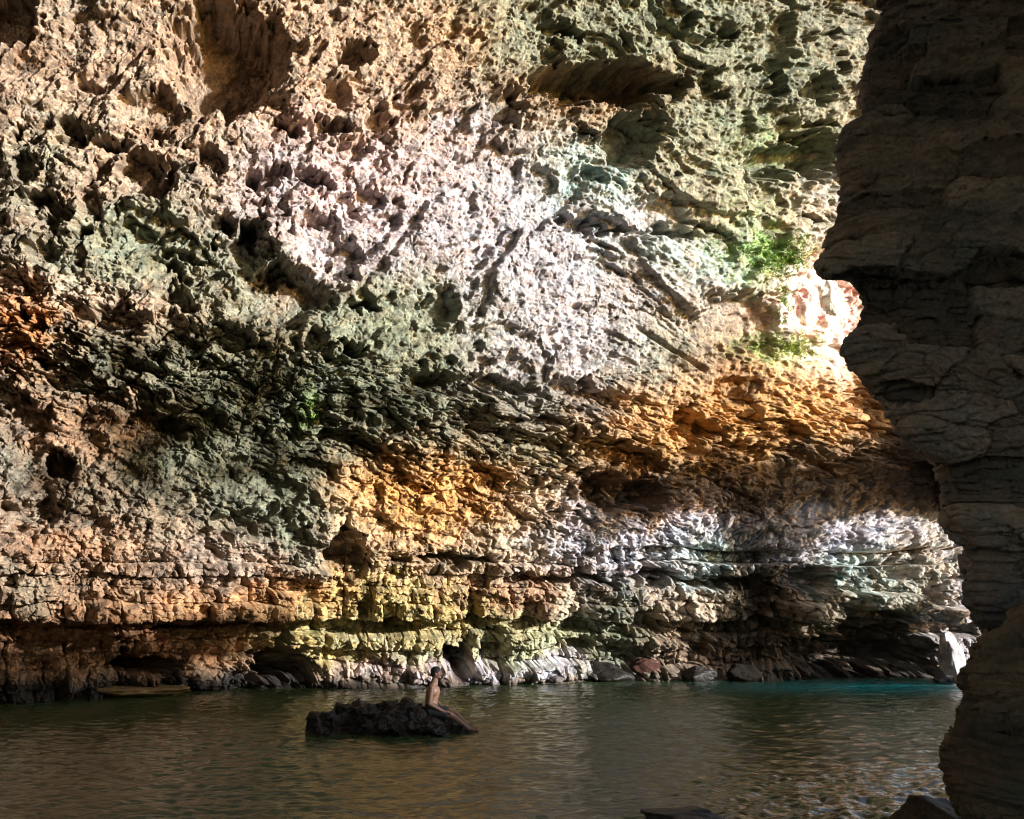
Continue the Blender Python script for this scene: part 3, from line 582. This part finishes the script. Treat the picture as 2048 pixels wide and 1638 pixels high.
# ------------------------------------------------------------------ the rock in the sea and the man on it
SEA = at_water(770, 1462); SM = SEA[1] / F_PX
def build_sea_rock():
    parts = [(690, 1448, 150, 92, 110, 1), (648, 1446, 66, 78, 80, 2), (700, 1440, 70, 60, 60, 3), (745, 1446, 110, 96, 110, 4), (800, 1444, 130, 100, 100, 5), (770, 1432, 80, 74, 70, 6),
             (846, 1447, 110, 86, 120, 7), (882, 1456, 100, 74, 110, 8), (912, 1464, 80, 56, 100, 9), (660, 1470, 90, 60, 90, 10), (830, 1440, 50, 50, 60, 11), (806, 1424, 60, 50, 50, 12)]
    bm = bmesh.new()
    for x, y, w_, h_, d_, sd_ in parts:
        me = boulder_mesh('part', (w_ * SM * .95, d_ * SM, h_ * SM * .86), 400 + sd_, (.1, .1, .1), 9, 4, 1.0)
        me.transform(Matrix.Translation(((x - 770) * SM, .25 * math.sin(sd_ * 2.3), (1462 - y - 9) * SM)) @ Matrix.Rotation(.2 * math.sin(sd_ * 5), 4, 'Y'))
        bm.from_mesh(me); bpy.data.meshes.remove(me)
    me = bpy.data.meshes.new('sea_rock'); bm.to_mesh(me); bm.free()
    o = bpy.data.objects.new('tmp', me); COL.objects.link(o)
    m = o.modifiers.new('fuse', 'REMESH'); m.mode = 'VOXEL'; m.voxel_size = .014; m.use_smooth_shade = True
    out = bpy.data.meshes.new_from_object(o.evaluated_get(bpy.context.evaluated_depsgraph_get()))
    bpy.data.objects.remove(o); out.name = 'sea_rock'
    n = len(out.vertices); V = np.zeros(n * 3, f32); Nn = V.copy()
    out.vertices.foreach_get('co', V); out.vertices.foreach_get('normal', Nn); V = V.reshape(-1, 3).astype(float); Nn = Nn.reshape(-1, 3)
    d = -.03 + .10 * vnoise3(V, 3.0, 421) + .06 * vnoise3(V, 9, 431) - .24 * np.abs(vnoise3(V, 3.6, 441)) + .10 * np.round(vnoise3(V * np.array([1, 1, 1.8]), 3.2, 471) * 3) / 3 + .02 * vnoise3(V, 25, 461)
    V = V + Nn * d[:, None]; out.vertices.foreach_set('co', V.reshape(-1).astype(f32)); out.update()
    k = sst(-.2, .4, vnoise3(V, 2.5, 451))[:, None]
    for a_ in list(out.color_attributes): out.color_attributes.remove(a_)
    out.materials.clear()
    paint(out, np.array((.024, .015, .011)) * (1 - k) + np.array((.013, .011, .010)) * k)
    o = obj('sea_rock', out, M_WETB); o.location = SEA + np.array([.06, 0, 0]); o.scale = (.94, 1, .95)
    tag(o, 'jagged low dark wet rock in the water with a man sitting on it', 'rock')
build_sea_rock()

def simple_mat(name, col, rough=.6, bump=0.0, scale=60):
    m = bpy.data.materials.new(name); m.use_nodes = True; t = m.node_tree; b = t.nodes['Principled BSDF']
    tc = node(t, 'ShaderNodeTexCoord'); n = node(t, 'ShaderNodeTexNoise', Scale=scale, Detail=4); t.links.new(tc.outputs['Object'], n.inputs[0])
    cr = node(t, 'ShaderNodeValToRGB'); e = cr.color_ramp.elements
    e[0].position = .3; e[0].color = (*[c * .85 for c in col], 1); e[1].position = .7; e[1].color = (*[min(1, c * 1.12) for c in col], 1)
    t.links.new(n.outputs['Fac'], cr.inputs[0]); t.links.new(cr.outputs[0], b.inputs['Base Color']); b.inputs['Roughness'].default_value = rough
    if bump:
        bp = node(t, 'ShaderNodeBump', Strength=bump, Distance=.01); t.links.new(n.outputs['Fac'], bp.inputs['Height']); t.links.new(bp.outputs[0], b.inputs['Normal'])
    return m
def blob_mesh(name, caps, ells=(), voxel=.009, smooth=6):
    """tapered limbs (p, q, rp, rq) and ellipsoids (centre, radii) fused to one continuous skin"""
    bm = bmesh.new()
    for p, q, a, b in caps:
        p = Vector(p); q = Vector(q); d = q - p; rot = d.to_track_quat('Z', 'Y').to_matrix().to_4x4()
        bmesh.ops.create_cone(bm, cap_ends=True, segments=20, radius1=a, radius2=b, depth=d.length, matrix=Matrix.Translation((p + q) / 2) @ rot)
        for c, r in ((p, a), (q, b)):
            bmesh.ops.create_uvsphere(bm, u_segments=20, v_segments=12, radius=r, matrix=Matrix.Translation(c))
    for c, r in ells:
        bmesh.ops.create_uvsphere(bm, u_segments=28, v_segments=20, radius=1, matrix=Matrix.Translation(c) @ Matrix.Diagonal((*r, 1)))
    me = bpy.data.meshes.new(name); bm.to_mesh(me); bm.free()
    o = bpy.data.objects.new(name, me); COL.objects.link(o)
    m = o.modifiers.new('fuse', 'REMESH'); m.mode = 'VOXEL'; m.voxel_size = voxel; m.use_smooth_shade = True
    m2 = o.modifiers.new('soften', 'SMOOTH'); m2.iterations = smooth; m2.factor = .5
    dg = bpy.context.evaluated_depsgraph_get(); out = bpy.data.meshes.new_from_object(o.evaluated_get(dg))
    out.name = name; bpy.data.objects.remove(o); bpy.data.meshes.remove(me)
    return out
def build_person():
    caps = [((0, 0, .02), (.0, 0, .20), .125, .118), ((0, 0, .20), (.03, 0, .36), .118, .135), ((.03, -.075, .38), (.03, .075, .38), .115, .115),
            ((.02, -.15, .45), (.02, .15, .45), .062, .062), ((.02, 0, .46), (.055, 0, .60), .068, .056), ((0, -.09, 0), (0, .09, 0), .10, .10)]
    ells = [((.085, 0, .715), (.098, .076, .115)), ((.105, 0, .65), (.062, .055, .045)),
            ((.186, 0, .695), (.020, .012, .020)), ((.172, 0, .742), (.018, .05, .012)), ((.166, 0, .652), (.016, .026, .008)), ((.16, 0, .622), (.02, .025, .018)),
            ((.075, -.080, .70), (.018, .010, .032)), ((.075, .080, .70), (.018, .010, .032))]
    for sy in (-1, 1):
        sh = (.02, .185 * sy, .445); el = (-.01 if sy < 0 else .06, .225 * sy, .155); wr = (.25, .17 * sy, .005)
        caps += [(sh, el, .056, .042), (el, wr, .042, .027)]
        kn = (.40, .12 * sy, -.075 if sy < 0 else -.03); an = (.74, .10 * sy, -.335); toe = (.90, .11 * sy, -.36)
        caps += [((.0, .09 * sy, .0), kn, .092, .060), (kn, tuple(kn[i] + (an[i] - kn[i]) * .35 for i in range(3)), .058, .056),
                 (tuple(kn[i] + (an[i] - kn[i]) * .35 for i in range(3)), an, .056, .036), (an, toe, .036, .024)]
        pm = (wr[0] + .075, wr[1] - .01 * sy, wr[2] - .02)
        caps.append((wr, pm, .026, .030))
        for k in range(4):
            o_ = (k - 1.5) * .019
            b0 = (pm[0] + .02, pm[1] + o_, pm[2]); m_ = (b0[0] + .032 + .004 * (1 - abs(k - 1.2)), b0[1] + o_ * .2, b0[2] - .010); e_ = (m_[0] + .026, m_[1], m_[2] - .026)
            caps += [(b0, m_, .010, .009), (m_, e_, .009, .008)]
        th = (wr[0] + .035, wr[1] - .03 * sy, wr[2] - .005)
        caps += [(th, (th[0] + .04, th[1] - .022 * sy, th[2] - .012), .011, .010), ((th[0] + .04, th[1] - .022 * sy, th[2] - .012), (th[0] + .066, th[1] - .022 * sy, th[2] - .028), .010, .008)]
    skin = simple_mat('skin', (.22, .12, .078), .5)
    b = obj('person', blob_mesh('person', caps, ells, .0075, 4), skin)
    tag(b, 'bare chested man in dark shorts sitting on the sea rock, facing right', 'person')
    hair = obj('hair', blob_mesh('hair', [], [((.070, 0, .745), (.104, .083, .100)), ((.030, 0, .70), (.06, .072, .075))], .009, 3), simple_mat('dark_hair', (.018, .013, .01), .6, .6, 120), b)
    sc = [((0, -.09, .0), (0, .09, .0), .112, .112), ((0, -.04, .06), (0, .04, .06), .125, .125)]
    for sy in (-1, 1): sc.append(((0, .09 * sy, 0), (.27, .112 * sy, -.052 if sy < 0 else -.02), .106, .088))
    obj('shorts', blob_mesh('shorts', sc, [], .012, 3), simple_mat('dark_cloth', (.02, .022, .026), .9, .4, 80), b)
    b.location = at_y(862, 1421, SEA[1] - .12); b.scale = (1.08, 1.15, 1.02)
build_person()

# ------------------------------------------------------------------ bright sheet added outside, mirrored as glints in the water
def build_outside():
    xs = np.linspace(14, 70, 160); zs = np.linspace(-2, 34, 110)
    X, Z = np.meshgrid(xs, zs[::-1])
    P = np.stack([X, 46 + .38 * (X - 14) + 2.5 * fbm(X * .15, Z * .2, 5, 701) , Z], -1)
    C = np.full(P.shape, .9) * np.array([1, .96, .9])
    tag(obj('glint_backdrop', grid_mesh('glint_backdrop', P, C), M_STONE), kind='structure')
build_outside()

# ------------------------------------------------------------------ ferny moss rooted on the wall
def build_moss():
    px, py, P = WALL; rw = np.random.default_rng(91)
    xs = px[0]; ys = py[:, 0]
    m = bpy.data.materials.new('moss_leaf'); m.use_nodes = True; t = m.node_tree; b = t.nodes['Principled BSDF']
    vc = node(t, 'ShaderNodeVertexColor', layer_name='surface_tint'); t.links.new(vc.outputs[0], b.inputs['Base Color']); b.inputs['Roughness'].default_value = .6
    spots = [('green moss', 1555, 515, 62, 34, 3200, (.16, .30, .05)), ('green moss', 1608, 690, 60, 22, 2400, (.26, .34, .07)), ('green moss', 1580, 600, 20, 40, 800, (.17, .30, .06)), ('green moss', 622, 822, 16, 34, 380, (.15, .26, .05)), ('green moss', 1480, 500, 60, 16, 420, (.13, .23, .06))]
    V = []; Fc = []; K = []
    for _, x, y, rx, ry, n, col in spots:
        cl = rw.normal(0, 1, (n // 14, 2))
        for i in range(n):
            c = cl[rw.integers(len(cl))] + rw.normal(0, .16, 2)
            a = x + c[0] * rx * .6; d = y + c[1] * ry * .6
            i0 = int(np.clip(np.searchsorted(ys, d), 0, len(ys) - 1)); j0 = int(np.clip(np.searchsorted(xs, a), 0, len(xs) - 1))
            p = P[i0, j0]
            out = np.array([rw.normal(.2, .5), -abs(rw.normal(.7, .3)), rw.normal(-.1, .6)]); out /= np.linalg.norm(out)
            sd_ = np.cross(out, rw.normal(size=3)); sd_ /= np.linalg.norm(sd_)
            L_ = rw.uniform(.04, .11); w_ = L_ * rw.uniform(.22, .4); k = len(V)
            dr = np.array([0, 0, -L_ * .35])
            V += [p, p + out * L_ * .5 + sd_ * w_, p + out * L_ + dr, p + out * L_ * .5 - sd_ * w_]
            Fc.append((k, k + 1, k + 2, k + 3)); K += [np.array(col) * rw.uniform(.55, 1.35) * np.array([rw.uniform(.85, 1.3), 1, 1])] * 4
    me = bpy.data.meshes.new('moss'); me.from_pydata([tuple(map(float, q)) for q in V], [], Fc); me.update(); paint(me, np.array(K))
    tag(obj('moss', me, m), 'bright green moss and small ferns growing in patches on the cave wall', 'moss', None, 'stuff')
build_moss()
